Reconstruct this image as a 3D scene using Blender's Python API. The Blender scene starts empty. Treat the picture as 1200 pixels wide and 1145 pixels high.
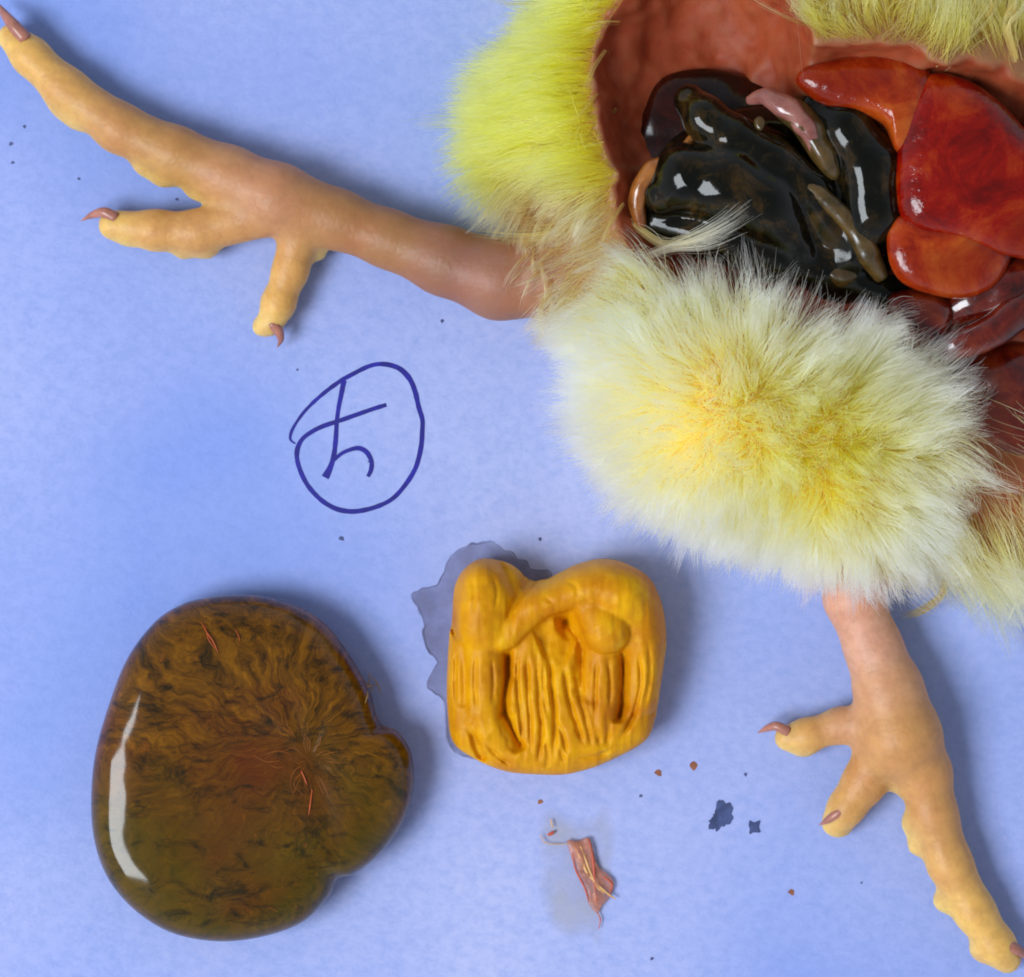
import bpy, math, random
import numpy as np
from mathutils import Vector, Matrix
from mathutils.bvhtree import BVHTree

S = bpy.context.scene
COL = S.collection
random.seed(7)
RNG = np.random.default_rng(11)

# ------------------------------------------------------------------ camera
U = 1e-4                      # one photograph pixel on the paper = 0.1 mm
HC = 3500.0                   # camera height above the paper in those units (0.35 m)
cam_d = bpy.data.cameras.new('camera')
cam = bpy.data.objects.new('camera', cam_d)
COL.objects.link(cam)
cam.location = (0, 0, HC * U)
cam.rotation_euler = (0, 0, 0)
cam_d.sensor_fit = 'HORIZONTAL'
cam_d.sensor_width = 36
cam_d.lens = 36 * HC / 1200.0
cam_d.clip_start = 0.01
cam_d.clip_end = 50
S.camera = cam

# ------------------------------------------------------------------ light: a dim room and one window
world = bpy.data.worlds.new('World')
S.world = world
world.use_nodes = True
bg = world.node_tree.nodes['Background']
# pale walls all round, the darker ceiling and the stooping onlooker overhead
_wt = world.node_tree
_tc = _wt.nodes.new('ShaderNodeTexCoord'); _sx = _wt.nodes.new('ShaderNodeSeparateXYZ'); _cr = _wt.nodes.new('ShaderNodeValToRGB')
_wt.links.new(_tc.outputs['Generated'], _sx.inputs[0]); _wt.links.new(_sx.outputs[2], _cr.inputs[0]); _wt.links.new(_cr.outputs[0], bg.inputs[0])
_cr.color_ramp.elements[0].position = 0.25; _cr.color_ramp.elements[0].color = (0.80, 0.87, 1.0, 1)
_cr.color_ramp.elements[1].position = 0.90; _cr.color_ramp.elements[1].color = (0.26, 0.29, 0.33, 1)
bg.inputs[1].default_value = 0.74

def area(name, az, el, dist, sx, sy, power, color):
    d = bpy.data.lights.new(name, 'AREA')
    d.shape = 'RECTANGLE'
    d.size, d.size_y = sx, sy
    d.energy = power
    d.color = color
    o = bpy.data.objects.new(name, d)
    COL.objects.link(o)
    a, e = math.radians(az), math.radians(el)
    p = Vector((math.cos(a) * math.cos(e), math.sin(a) * math.cos(e), math.sin(e))) * dist
    o.location = p
    o.rotation_euler = (-p).to_track_quat('-Z', 'Y').to_euler()
    return o
area('window_light', 202, 51, 1.3, 0.66, 0.54, 17.5, (0.88, 0.945, 1.0))

S.view_settings.view_transform = 'Standard'
S.view_settings.look = 'None'
S.view_settings.exposure = 0.0
S.view_settings.gamma = 1.0
S.render.engine = 'CYCLES'
S.cycles.use_denoising = True
S.cycles.filter_width = 1.9
S.cycles.max_bounces = 16
S.cycles.transmission_bounces = 14
S.cycles.sample_clamp_indirect = 6
S.render.hair_type = 'STRIP'

# ------------------------------------------------------------------ helpers
def q(px, py, z=0.0):
    """photo pixel + height above paper (0.1 mm units) -> local coordinates in the same units (y up)"""
    f = 1.0 - z / HC
    return np.array([(px - 600.0) * f, (572.5 - py) * f, z])

def unq(v):
    f = 1.0 - v[..., 2] / HC
    return v[..., 0] / f + 600.0, 572.5 - v[..., 1] / f

def lin(r, g, b):
    def c(x):
        x /= 255.0
        return x / 12.92 if x <= 0.04045 else ((x + 0.055) / 1.055) ** 2.4
    return (c(r), c(g), c(b))

def mesh_obj(name, verts, faces, mat, parent=None, smooth=True):
    me = bpy.data.meshes.new(name)
    v = np.asarray(verts, dtype=np.float64) * U
    me.from_pydata(v.tolist() if len(v) < 20000 else v, [], faces)
    me.update()
    if smooth:
        me.polygons.foreach_set('use_smooth', np.ones(len(me.polygons), dtype=bool))
    if mat is not None:
        me.materials.append(mat)
    o = bpy.data.objects.new(name, me)
    COL.objects.link(o)
    if parent is not None:
        o.parent = parent
    return o

def tag(o, label=None, cat=None, group=None, kind=None):
    if label: o['label'] = label
    if cat: o['category'] = cat
    if group: o['group'] = group
    if kind: o['kind'] = kind
    return o

def catmull(pts, n, closed=False):
    P = np.asarray(pts, dtype=float)
    m = len(P)
    out = []
    segs = m if closed else m - 1
    ts = np.linspace(0, segs, n, endpoint=not closed)
    for t in ts:
        i = min(int(t), segs - 1)
        u = t - i
        if closed:
            a, b, c, d = P[(i - 1) % m], P[i % m], P[(i + 1) % m], P[(i + 2) % m]
        else:
            b, c = P[i], P[i + 1]
            a = P[i - 1] if i > 0 else 2 * b - c
            d = P[i + 2] if i + 2 < m else 2 * c - b
        out.append(0.5 * ((2 * b) + (c - a) * u + (2 * a - 5 * b + 4 * c - d) * u * u + (3 * b - a - 3 * c + d) * u ** 3))
    return np.array(out)

def smoothstep(a, b, x):
    t = np.clip((x - a) / (b - a), 0, 1)
    return t * t * (3 - 2 * t)

# value noise (deterministic, for shape)
_L = RNG.random((32, 32, 32))
def vnoise(p):
    p = np.asarray(p, dtype=float)
    i = np.floor(p).astype(int)
    f = p - i
    f = f * f * (3 - 2 * f)
    r = 0
    for dx in (0, 1):
        for dy in (0, 1):
            for dz in (0, 1):
                w = (f[..., 0] if dx else 1 - f[..., 0]) * (f[..., 1] if dy else 1 - f[..., 1]) * (f[..., 2] if dz else 1 - f[..., 2])
                r = r + w * _L[(i[..., 0] + dx) % 32, (i[..., 1] + dy) % 32, (i[..., 2] + dz) % 32]
    return r * 2 - 1

# ------------------------------------------------------------------ signed-distance modelling -> one continuous mesh
class Field:
    def __init__(self, lo, hi, h):
        self.lo = np.array(lo, float); self.h = h
        self.n = np.ceil((np.array(hi, float) - self.lo) / h).astype(int) + 1
        self.F = np.full(self.n, 1e3, dtype=np.float32)
        self.ax = [self.lo[i] + h * np.arange(self.n[i]) for i in range(3)]
    def sl(self, lo, hi):
        a = np.clip(np.floor((np.array(lo) - self.lo) / self.h).astype(int), 0, self.n)
        b = np.clip(np.ceil((np.array(hi) - self.lo) / self.h).astype(int) + 1, 0, self.n)
        s = tuple(slice(a[i], b[i]) for i in range(3))
        X = np.stack(np.meshgrid(self.ax[0][s[0]], self.ax[1][s[1]], self.ax[2][s[2]], indexing='ij'), -1)
        return s, X
    def add(self, prim, k):
        lo, hi = prim.bounds()
        s, X = self.sl(lo - k - 4 * self.h, hi + k + 4 * self.h)
        if X.size == 0: return
        d = prim(X).astype(np.float32)
        a = self.F[s]
        t = np.maximum(k - np.abs(a - d), 0) / k
        self.F[s] = np.minimum(a, d) - t * t * k * 0.25
    def cut(self, prim, k):
        lo, hi = prim.bounds()
        s, X = self.sl(lo - k - 4 * self.h, hi + k + 4 * self.h)
        if X.size == 0: return
        d = -prim(X).astype(np.float32)
        a = self.F[s]
        t = np.maximum(k - np.abs(a - d), 0) / k
        self.F[s] = np.maximum(a, d) + t * t * k * 0.25
    def floor(self, z):
        zz = (z - self.ax[2])[None, None, :].astype(np.float32)
        self.F = np.maximum(self.F, zz)
    def mesh(self):
        f = self.F
        f[0], f[-1] = np.maximum(f[0], 1), np.maximum(f[-1], 1)
        f[:, 0], f[:, -1] = np.maximum(f[:, 0], 1), np.maximum(f[:, -1], 1)
        f[:, :, 0], f[:, :, -1] = np.maximum(f[:, :, 0], 1), np.maximum(f[:, :, -1], 1)
        s = f < 0
        c = np.zeros(np.array(f.shape) - 1, dtype=np.int8)
        offs = [(i, j, k) for i in (0, 1) for j in (0, 1) for k in (0, 1)]
        sh = f.shape
        def cor(A, o):
            return A[o[0]:sh[0] - 1 + o[0], o[1]:sh[1] - 1 + o[1], o[2]:sh[2] - 1 + o[2]]
        for o in offs: c += cor(s, o)
        act = (c > 0) & (c < 8)
        I = np.argwhere(act)
        idx = np.full(act.shape, -1, dtype=np.int64)
        idx[act] = np.arange(len(I))
        vals = {o: f[I[:, 0] + o[0], I[:, 1] + o[1], I[:, 2] + o[2]].astype(float) for o in offs}
        acc = np.zeros((len(I), 3)); cnt = np.zeros(len(I))
        for o in offs:
            for a in range(3):
                if o[a] == 0:
                    p = list(o); p[a] = 1; p = tuple(p)
                    va, vb = vals[o], vals[p]
                    m = (va < 0) != (vb < 0)
                    t = np.where(m, va / np.where(m, va - vb, 1), 0)
                    pos = np.tile(np.array(o, float), (len(I), 1))
                    pos[:, a] += t
                    acc += pos * m[:, None]; cnt += m
        V = self.lo + self.h * (I + acc / cnt[:, None])
        quads = []
        for a in range(3):
            b, cc = (a + 1) % 3, (a + 2) % 3
            A = np.take(s, range(0, sh[a] - 1), axis=a); B = np.take(s, range(1, sh[a]), axis=a)
            E = np.argwhere(A != B)
            E = E[(E[:, b] > 0) & (E[:, cc] > 0) & (E[:, b] < sh[b] - 1) & (E[:, cc] < sh[cc] - 1)]
            inside = A[E[:, 0], E[:, 1], E[:, 2]]
            def cell(db, dc):
                e = E.copy(); e[:, b] -= db; e[:, cc] -= dc
                return idx[e[:, 0], e[:, 1], e[:, 2]]
            Q = np.stack([cell(1, 1), cell(0, 1), cell(0, 0), cell(1, 0)], 1)
            Q[~inside] = Q[~inside][:, ::-1]
            quads.append(Q)
        return V, np.concatenate(quads)

class Cone:                      # capsule with two radii, optional vertical squash
    def __init__(self, a, b, ra, rb, **kw):
        self.a, self.b = q(*a), q(*b); self.ra, self.rb = ra, rb; self.kw = kw
    def bounds(self):
        r = max(self.ra, self.rb)
        return np.minimum(self.a, self.b) - r, np.maximum(self.a, self.b) + r
    def t(self, X):
        d = self.b - self.a
        return np.clip(((X - self.a) @ d) / max(d @ d, 1e-9), 0, 1)
    def __call__(self, X):
        t = self.t(X)
        return np.linalg.norm(X - self.a - t[..., None] * (self.b - self.a), axis=-1) - (self.ra + (self.rb - self.ra) * t)

class Ell:
    def __init__(self, c, r, rot=0, **kw):
        self.c, self.r, self.rot, self.kw = q(*c), np.array(r, float), math.radians(rot), kw
    def bounds(self):
        R = np.array([max(self.r[0], self.r[1])] * 2 + [self.r[2]]) if self.rot else self.r
        return self.c - R, self.c + R
    def __call__(self, X):
        p = X - self.c
        if self.rot:
            c, s = math.cos(self.rot), math.sin(self.rot)
            p = np.stack([c * p[..., 0] + s * p[..., 1], -s * p[..., 0] + c * p[..., 1], p[..., 2]], -1)
        k0 = np.linalg.norm(p / self.r, axis=-1)
        k1 = np.linalg.norm(p / (self.r ** 2), axis=-1)
        return k0 * (k0 - 1.0) / np.maximum(k1, 1e-6)

def grid_mesh(name, V, Q, mat, parent=None):
    me = bpy.data.meshes.new(name)
    me.vertices.add(len(V)); me.vertices.foreach_set('co', (V * U).astype(np.float32).ravel())
    me.loops.add(Q.size); me.loops.foreach_set('vertex_index', Q.astype(np.int32).ravel())
    me.polygons.add(len(Q)); me.polygons.foreach_set('loop_start', np.arange(0, Q.size, 4, dtype=np.int32))
    me.update(calc_edges=True)
    me.validate()
    me.polygons.foreach_set('use_smooth', np.ones(len(me.polygons), dtype=bool))
    me.materials.append(mat)
    o = bpy.data.objects.new(name, me); COL.objects.link(o)
    if parent is not None: o.parent = parent
    return o

def set_color(o, name, C):
    a = o.data.attributes.new(name, 'FLOAT_COLOR', 'POINT')
    C = np.concatenate([C, np.ones((len(C), 1))], 1).astype(np.float32)
    a.data.foreach_set('color', C.ravel())
def set_float(o, name, F):
    a = o.data.attributes.new(name, 'FLOAT', 'POINT')
    a.data.foreach_set('value', np.asarray(F, dtype=np.float32))

def smooth_verts(V, Q, it=1, w=0.5):
    for _ in range(it):
        acc = np.zeros_like(V); cnt = np.zeros(len(V))
        for i in range(4):
            a, b = Q[:, i], Q[:, (i + 1) % 4]
            for c in range(3):
                acc[:, c] += np.bincount(a, V[b, c], len(V)) + np.bincount(b, V[a, c], len(V))
            cnt += np.bincount(a, None, len(V)) + np.bincount(b, None, len(V))
        V = V * (1 - w) + w * acc / np.maximum(cnt, 1)[:, None]
    return V

# ------------------------------------------------------------------ node helpers
class NT:
    def __init__(self, name):
        self.m = bpy.data.materials.new(name); self.m.use_nodes = True
        self.t = self.m.node_tree; self.t.nodes.clear()
        self.out = self.t.nodes.new('ShaderNodeOutputMaterial')
    def n(self, typ, **kw):
        nd = self.t.nodes.new('ShaderNode' + typ)
        ins = kw.pop('ins', {})
        for k, v in kw.items(): setattr(nd, k, v)
        for k, v in ins.items():
            sock = nd.inputs[k]
            if isinstance(v, bpy.types.NodeSocket): self.t.links.new(v, sock)
            elif isinstance(v, tuple) and len(v) == 3 and sock.type == 'RGBA': sock.default_value = (*v, 1)
            else: sock.default_value = v
        return nd
    def math(self, op, a, b=0.5, clamp=False):
        return self.n('Math', operation=op, use_clamp=clamp, ins={0: a, 1: b}).outputs[0]
    def mix(self, f, a, b, mode='MIX'):
        nd = self.n('MixRGB', blend_type=mode, ins={'Fac': f, 'Color1': a, 'Color2': b})
        return nd.outputs[0]
    def ramp(self, f, stops, interp='LINEAR'):
        nd = self.n('ValToRGB', ins={'Fac': f})
        cr = nd.color_ramp; cr.interpolation = interp
        while len(cr.elements) < len(stops): cr.elements.new(0.5)
        for e, (p, c) in zip(cr.elements, stops):
            e.position = p; e.color = (*c, 1) if isinstance(c, tuple) else (c, c, c, 1)
        return nd.outputs[0]
    def obj(self):
        return self.n('TexCoord').outputs['Object']
    def map(self, v, scale=(1, 1, 1), loc=(0, 0, 0), rot=(0, 0, 0)):
        return self.n('Mapping', ins={'Vector': v, 'Scale': scale, 'Location': loc, 'Rotation': rot}).outputs[0]
    def noise(self, v, scale, detail=3, rough=0.55, dist=0.0):
        return self.n('TexNoise', ins={'Vector': v, 'Scale': scale, 'Detail': detail, 'Roughness': rough, 'Distortion': dist}).outputs['Fac']
    def bump(self, h, strength, dist, normal=None):
        ins = {'Height': h, 'Strength': strength, 'Distance': dist}
        if normal is not None: ins['Normal'] = normal
        return self.n('Bump', ins=ins).outputs[0]
    def attr(self, name):
        return self.n('Attribute', attribute_name=name)
    def principled(self, **ins):
        p = self.n('BsdfPrincipled')
        for k, v in ins.items():
            k = k.replace('_', ' ')
            sock = p.inputs[k]
            if isinstance(v, bpy.types.NodeSocket): self.t.links.new(v, sock)
            elif isinstance(v, tuple) and len(v) == 3 and sock.type == 'RGBA': sock.default_value = (*v, 1)
            else: sock.default_value = v
        self.t.links.new(p.outputs[0], self.out.inputs[0])
        return p

# ================================================================== paper
def mat_paper():
    t = NT('paper')
    c = t.obj()
    fine = t.noise(c, 2600, 4, 0.65)
    fib = t.noise(t.map(c, (1.0, 1.35, 1), rot=(0, 0, 0.5)), 750, 6, 0.72)
    blot = t.noise(t.map(c, loc=(0.35, 0.1, 0)), 15, 2, 0.5)
    blot2 = t.noise(t.map(c, loc=(3.1, 1.7, 0)), 60, 3, 0.6)
    base = t.mix(t.ramp(blot, [(0.35, 0.0), (0.7, 1.0)]), (0.255, 0.355, 0.79), (0.50, 0.53, 0.83))
    base = t.mix(t.ramp(blot2, [(0.42, 0.0), (0.75, 0.30)]), base, (0.385, 0.425, 0.80))
    base = t.mix(t.ramp(fib, [(0.3, 0.42), (0.6, 0.0)]), base, (0.19, 0.29, 0.66))
    hgt = t.math('ADD', t.math('MULTIPLY', fib, 0.7), t.math('MULTIPLY', fine, 0.3))
    b = t.bump(hgt, 0.6, 0.00016)
    t.principled(Base_Color=base, Roughness=0.8, Normal=b, Specular_IOR_Level=0.25)
    return t.m

def build_paper():
    n = 160
    xs = np.linspace(-1500, 1500, n); ys = np.linspace(-1450, 1450, n)
    X, Y = np.meshgrid(xs, ys, indexing='ij')
    p = np.stack([X / 260.0 + 9, Y / 420.0 + 4, X * 0 + 2.5], -1)
    Z = vnoise(p) * 4.5 + vnoise(np.stack([X / 120 + 3, Y / 150 + 8, X * 0 + 7.5], -1)) * 0.6
    Z = Z - 4.5                                     # lies just under z = 0
    V = np.stack([X, Y, Z], -1).reshape(-1, 3)
    i, j = np.meshgrid(range(n - 1), range(n - 1), indexing='ij')
    a = (i * n + j).ravel()
    Q = np.stack([a, a + n, a + n + 1, a + 1], 1)
    o = grid_mesh('paper', V, Q, mat_paper())
    tag(o, 'pale blue-white sheet of paper lying under the carcass', 'paper', kind='structure')
    bv = BVHTree.FromPolygons([tuple(v) for v in V], Q.tolist())
    def height(x, y):
        h = bv.ray_cast(Vector((x, y, 100)), Vector((0, 0, -1)))[0]
        return h.z if h else -4.5
    return o, height
paper, paper_z = build_paper()

def mat_flat(name, col, rough=0.6, alpha=1.0, noise=0.0, scale=900, spec=0.3, alpha_noise=None, fade=False):
    t = NT(name)
    c = t.obj()
    base = col
    if noise:
        base = t.mix(t.ramp(t.noise(c, scale, 4, 0.6), [(0.35, 0.0), (0.7, 1.0)]), tuple(x * (1 - noise) for x in col), tuple(min(1, x * (1 + noise)) for x in col))
    kw = dict(Base_Color=base, Roughness=rough, Specular_IOR_Level=spec)
    if alpha_noise:
        lo, hi, sc = alpha_noise
        kw['Alpha'] = t.math('MULTIPLY', t.ramp(t.noise(c, sc, 4, 0.65), [(0.3, lo), (0.7, hi)]), t.attr('fade').outputs['Fac'] if fade else 1.0)
    elif fade: kw['Alpha'] = t.attr('fade').outputs['Fac']
    elif alpha < 1: kw['Alpha'] = alpha
    t.principled(**kw)
    return t.m

def ribbon(name, pts, widths, mat, dz, n=120, parent=paper):
    """flat stroke of ink that follows the sheet"""
    P = catmull([(x, y) for x, y in pts], n)
    w = 1.12 * np.interp(np.linspace(0, 1, n), np.linspace(0, 1, len(widths)), widths)
    C = np.array([q(x, y)[:2] for x, y in P])
    T = np.gradient(C, axis=0); T /= np.linalg.norm(T, axis=1)[:, None] + 1e-9
    N = np.stack([-T[:, 1], T[:, 0]], 1)
    jit = vnoise(np.stack([C[:, 0] / 6, C[:, 1] / 6, C[:, 0] * 0 + dz], -1)) * 0.35
    V = []
    for k in range(n):
        for s in (-1, 1):
            xy = C[k] + N[k] * s * (w[k] / 2 + jit[k])
            V.append((xy[0], xy[1], paper_z(*xy) + dz))
    F = [(2 * k, 2 * k + 2, 2 * k + 3, 2 * k + 1) for k in range(n - 1)]
    return mesh_obj(name, V, F, mat, parent)

def patch(name, outline, mat, dz, n=90, jag=0.0, parent=paper, fine=8, soft=0.93):
    """flat stain following the sheet, with a ragged edge"""
    P = catmull(outline, n, closed=True)
    C = np.array([q(x, y)[:2] for x, y in P])
    cen = C.mean(0)
    if jag:
        d = C - cen; L = np.linalg.norm(d, axis=1)[:, None]
        C = C + d / L * (vnoise(np.stack([C[:, 0] / fine, C[:, 1] / fine, C[:, 0] * 0 + dz * 3], -1))[:, None] * jag)
    V = [(cen[0], cen[1], paper_z(*cen) + dz)]; F = []
    rings = (0.35, soft, 0.5 + soft * 0.5, 1.0)
    for r in rings:
        for c in C:
            xy = cen + (c - cen) * r
            V.append((xy[0], xy[1], paper_z(*xy) + dz))
    for k in range(n):
        F.append((0, 1 + k, 1 + (k + 1) % n))
        for r in range(len(rings) - 1):
            a = 1 + r * n
            F.append((a + k, a + n + k, a + n + (k + 1) % n, a + (k + 1) % n))
    o = mesh_obj(name, V, F, mat, parent)
    fd = np.concatenate([[1.0]] + [np.full(n, f) for f in (1.0, 1.0, 0.9, 0.0)])
    set_float(o, 'fade', fd)
    return o

# hand-drawn blue pen mark
t = NT('blue_ink')
c_ = t.obj()
ink_c = t.mix(t.ramp(t.noise(c_, 700, 3), [(0.35, 0.0), (0.7, 1.0)]), (0.004, 0.002, 0.19), (0.010, 0.005, 0.34))
t.principled(Base_Color=ink_c, Roughness=0.55)
INK = t.m
def pen(uv): return [(320 + u / 4.98, 410 + v / 4.98) for u, v in uv]
ring_pts = pen([(660,320),(580,345),(480,380),(380,415),(290,445),(220,480),(165,525),(138,590),(145,670),(190,775),(255,855),(320,905),(390,935),(480,943),(590,920),(690,873),(765,795),(830,690),(862,570),(870,470),(870,405),(848,330),(830,250),(800,175),(750,118),(690,90),(615,82),(545,100),(455,145),(385,185),(285,260),(185,355),(118,450),(98,505),(104,530),(128,547)])
ribbon('pen_stroke', ring_pts, [4.4,4.8,4.6,4.8,5.0,4.8,5.2,5.0,4.6,5.0,4.8,5.2,5.6,5.0,4.6,4.4,3.6,2.6,1.6], INK, 0.30, 300)
ribbon('pen_stroke', pen([(412,178),(396,260),(380,340),(370,420),(364,520),(352,620),(330,690),(302,745)]), [5.5,4.6,4.4,4.8,5.0,5.6,8.2], INK, 0.42, 90)
ribbon('pen_stroke', pen([(345,652),(395,607),(450,582),(500,574),(545,598),(572,650),(570,700),(552,740)]), [3.4,4.0,4.6,5.0,4.8,3.8], INK, 0.54, 60)

STAIN = mat_flat('damp_stain', lin(122, 122, 158), 0.45, noise=0.15, scale=200, alpha_noise=(0.2, 0.7, 120), fade=True)
STAIN_EDGE = mat_flat('stain_edge', lin(84, 84, 112), 0.6, noise=0.3, alpha_noise=(0.0, 0.55, 300))
stain_pts = [(567,634),(545,640),(528,652),(518,672),(508,686),(488,690),(481,700),(492,718),(497,745),(503,765),(512,775),(500,800),(508,815),(520,822),(522,850),(528,878),(545,885),(580,890),(640,800),(650,680),(628,668),(598,645)]
s1 = patch('damp_stain', stain_pts, STAIN, 0.30, 180, jag=3.0)
s1['label'] = 'greyish damp stain with ragged edge around the orange mass'
_pp = catmull(stain_pts, 180, closed=True)
_c = np.array([q(x, y)[:2] for x, y in _pp]); _m = _c.mean(0); _d = _c - _m; _l = np.linalg.norm(_d, axis=1)[:, None]
_c = _c + _d / _l * (vnoise(np.stack([_c[:, 0] / 8, _c[:, 1] / 8, _c[:, 0] * 0 + 0.9], -1))[:, None] * 3.0 - 1.2)
ribbon('stain_edge', [(x + 600, 572.5 - y) for x, y in np.vstack([_c, _c[:1]])], [2.6, 1.4, 2.8, 1.8, 3.2, 1.2, 2.6], STAIN_EDGE, 0.42, 500, s1)

BLUEDROP = mat_flat('blue_grey_spot', lin(70, 82, 128), 0.5, noise=0.35, scale=700, fade=True)
b1 = patch('damp_spot', [(847,937),(857,945),(861,957),(856,966),(846,971),(838,974),(830,970),(832,960),(838,950),(841,941)], BLUEDROP, 0.35, 90, jag=3.0, fine=3, soft=0.82)
b1['label'] = 'larger dark blue-grey damp spot'
b2 = patch('damp_spot', [(878,962),(884,963),(891,962),(890,969),(891,976),(885,976),(878,978),(878,970)], BLUEDROP, 0.35, 50, jag=1.2, fine=3, soft=0.7)
b2['label'] = 'smaller dark blue-grey damp spot'
SMEARF = mat_flat('dried_film', lin(198, 196, 200), 0.35, alpha_noise=(0.12, 0.65, 150), spec=0.5, fade=True)
f1 = patch('dried_film', [(640,950),(690,958),(712,940),(722,985),(716,1050),(708,1110),(690,1105),(660,1095),(640,1080),(630,1020)], SMEARF, 0.22, 120, jag=9, fine=22, soft=0.45)
f1['label'] = 'faint grey dried film around the reddish scrap'
FRECK = mat_flat('brown_speck', lin(150, 95, 70), 0.5, noise=0.3)
GREYF = mat_flat('grey_speck', lin(84, 92, 138), 0.7, noise=0.2)
for (x, y, r, m) in [(772,906,4,FRECK),(813,898,4.5,FRECK),(928,1046,3.5,FRECK),(633,940,3,FRECK)] + [(400,631,3,GREYF),(633,632,2,GREYF),(751,933,2,GREYF),(874,908,2,GREYF),(764,1124,2,GREYF),(518,376,2,GREYF),(12,168,2.5,GREYF),(28,148,1.8,GREYF),(14,190,2,GREYF),(92,209,1.8,GREYF),(207,233,2,GREYF),(348,433,1.5,GREYF),(432,541,1.2,GREYF),(1010,1035,1.2,GREYF)]:
    a0 = RNG.random() * 6
    pts = [(x + r * (1 + 0.3 * math.sin(3 * a + a0)) * math.cos(a), y + r * (1 + 0.25 * math.cos(2 * a + a0)) * math.sin(a)) for a in np.linspace(0, 2 * math.pi, 9)[:-1]]
    patch('speck', pts, m, 0.30, 20)

# ================================================================== chick carcass: one continuous body with legs
chick = bpy.data.objects.new('chick_carcass', None); COL.objects.link(chick)
chick.empty_display_size = 0.01
tag(chick, 'opened yellow downy chick carcass lying on its back with spread legs', 'chick')

CB = dict
yel, org, pink, brn, pur, skin, tan = lin(232,184,98), lin(208,152,90), lin(218,164,136), lin(168,118,74), lin(136,90,84), lin(150,108,72), lin(176,126,92)
paleyel = lin(230,194,108)
BODY = [
    (Ell((960,150,95), (300,290,125)), 1, skin),
    (Ell((712,165,55), (118,158,58), -12), 1, skin),
    (Ell((760,345,85), (92,82,82)), 1, skin),
    (Ell((880,470,95), (165,130,92)), 1, lin(220, 176, 74)),
    (Ell((985,520,85), (120,118,85)), 1, lin(224, 172, 60)),
    (Ell((1170,470,62), (170,190,62)), 1, lin(150, 76, 34)),
    (Cone((655,322,56), (810,250,90), 50, 85), 0.6, lin(124, 80, 54)),
    (Cone((1015,655,45), (1050,520,75), 40, 75), 0.9, skin),
]
def chain(pts, cols, fur=0):
    out = []
    for k in range(len(pts) - 1):
        (x0, y0, z0, r0), (x1, y1, z1, r1) = pts[k], pts[k + 1]
        c = Cone((x0, y0, z0 * .95), (x1, y1, z1 * .95), r0 * .93, r1 * .93)
        out.append((c, fur, cols[k], k))
    return out
LEGS = []
# leg stretched towards the tall side of the sheet
LEGS += chain([(655,325,56,50),(585,327,50,49),(520,305,44,42),(455,280,38,35),(395,257,36,36),(325,232,38,42)], [tan, pur, brn, brn, lin(184,130,80)])
LEGS += chain([(325,232,38,42),(268,206,34,36),(205,180,32,33),(140,150,29,30),(78,106,26,27),(36,66,23,23),(14,44,20,18)], [lin(204,146,112), lin(192,140,80), lin(192,140,80), org, yel, yel])
LEGS += chain([(300,252,34,30),(232,272,27,26),(182,270,25,24),(133,264,21,19)], [org, org, yel])
LEGS += chain([(352,272,30,28),(340,318,24,21),(326,356,21,20),(318,378,18,16)], [org, yel, yel])
for (x, y, z, r) in [(262,232,20,19),(232,218,18,17),(192,202,18,18),(172,190,20,17),(92,136,17,17),(76,124,17,15),(215,292,16,12),(242,290,16,13),(152,274,15,14),(306,383,13,11),(372,296,14,10)]:
    LEGS.append((Cone((x, y, z), (x + 1, y, z), r, r), 0, paleyel, 0))
# leg reaching towards the pale scrap and spots
LEGS += chain([(1008,655,46,40),(1000,700,40,36),(1024,760,38,35),(1041,808,40,42),(1056,862,42,51)], [pink, pink, pink, org])
LEGS += chain([(1055,862,42,48),(1082,905,34,34),(1094,955,30,29),(1113,1012,28,27),(1142,1068,26,25),(1168,1108,24,23),(1180,1124,20,18)], [org, org, org, yel, yel, yel])
LEGS += chain([(1035,850,34,30),(985,850,24,21),(945,862,22,20),(922,865,18,16)], [pink, org, yel])
LEGS += chain([(1035,875,34,34),(1012,918,27,26),(992,946,24,22),(978,964,18,17)], [org, org, yel])
for (x, y, z, r) in [(1072,965,17,16),(1076,990,16,13),(1108,1055,15,15),(1150,1112,15,14),(940,872,13,14),(985,968,11,12),(1060,905,18,26)]:
    LEGS.append((Cone((x, y, z), (x + 1, y, z), r, r), 0, paleyel, 0))
CAV = [Ell((822,85,195), (122,150,125)), Ell((895,225,195), (170,125,125)), Ell((1125,232,205), (165,152,130)), Ell((1005,95,215), (95,42,62)), Ell((1165,390,175), (130,80,75)), Ell((1010,330,190), (110,70,80))]

fld = Field((-640, -600, -12), (800, 760, 250), 4.0)
for p, fur, c in BODY: fld.add(p, 30)
class Ragged:                    # an opening torn unevenly
    def __init__(self, e): self.e = e
    def bounds(self):
        lo, hi = self.e.bounds(); return lo - 10, hi + 10
    def __call__(self, X):
        return self.e(X) + vnoise(X / 34.0 + 2.0) * 9 + vnoise(X / 13.0 + 7.0) * 3.5
CAV = [Ragged(c) for c in CAV]
for c in CAV: fld.cut(c, 8)
for it in LEGS: fld.add(it[0], 12)
fld.floor(-8.0)
V, Qd = fld.mesh()
V = smooth_verts(V, Qd, 2, 0.5)
del fld

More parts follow.
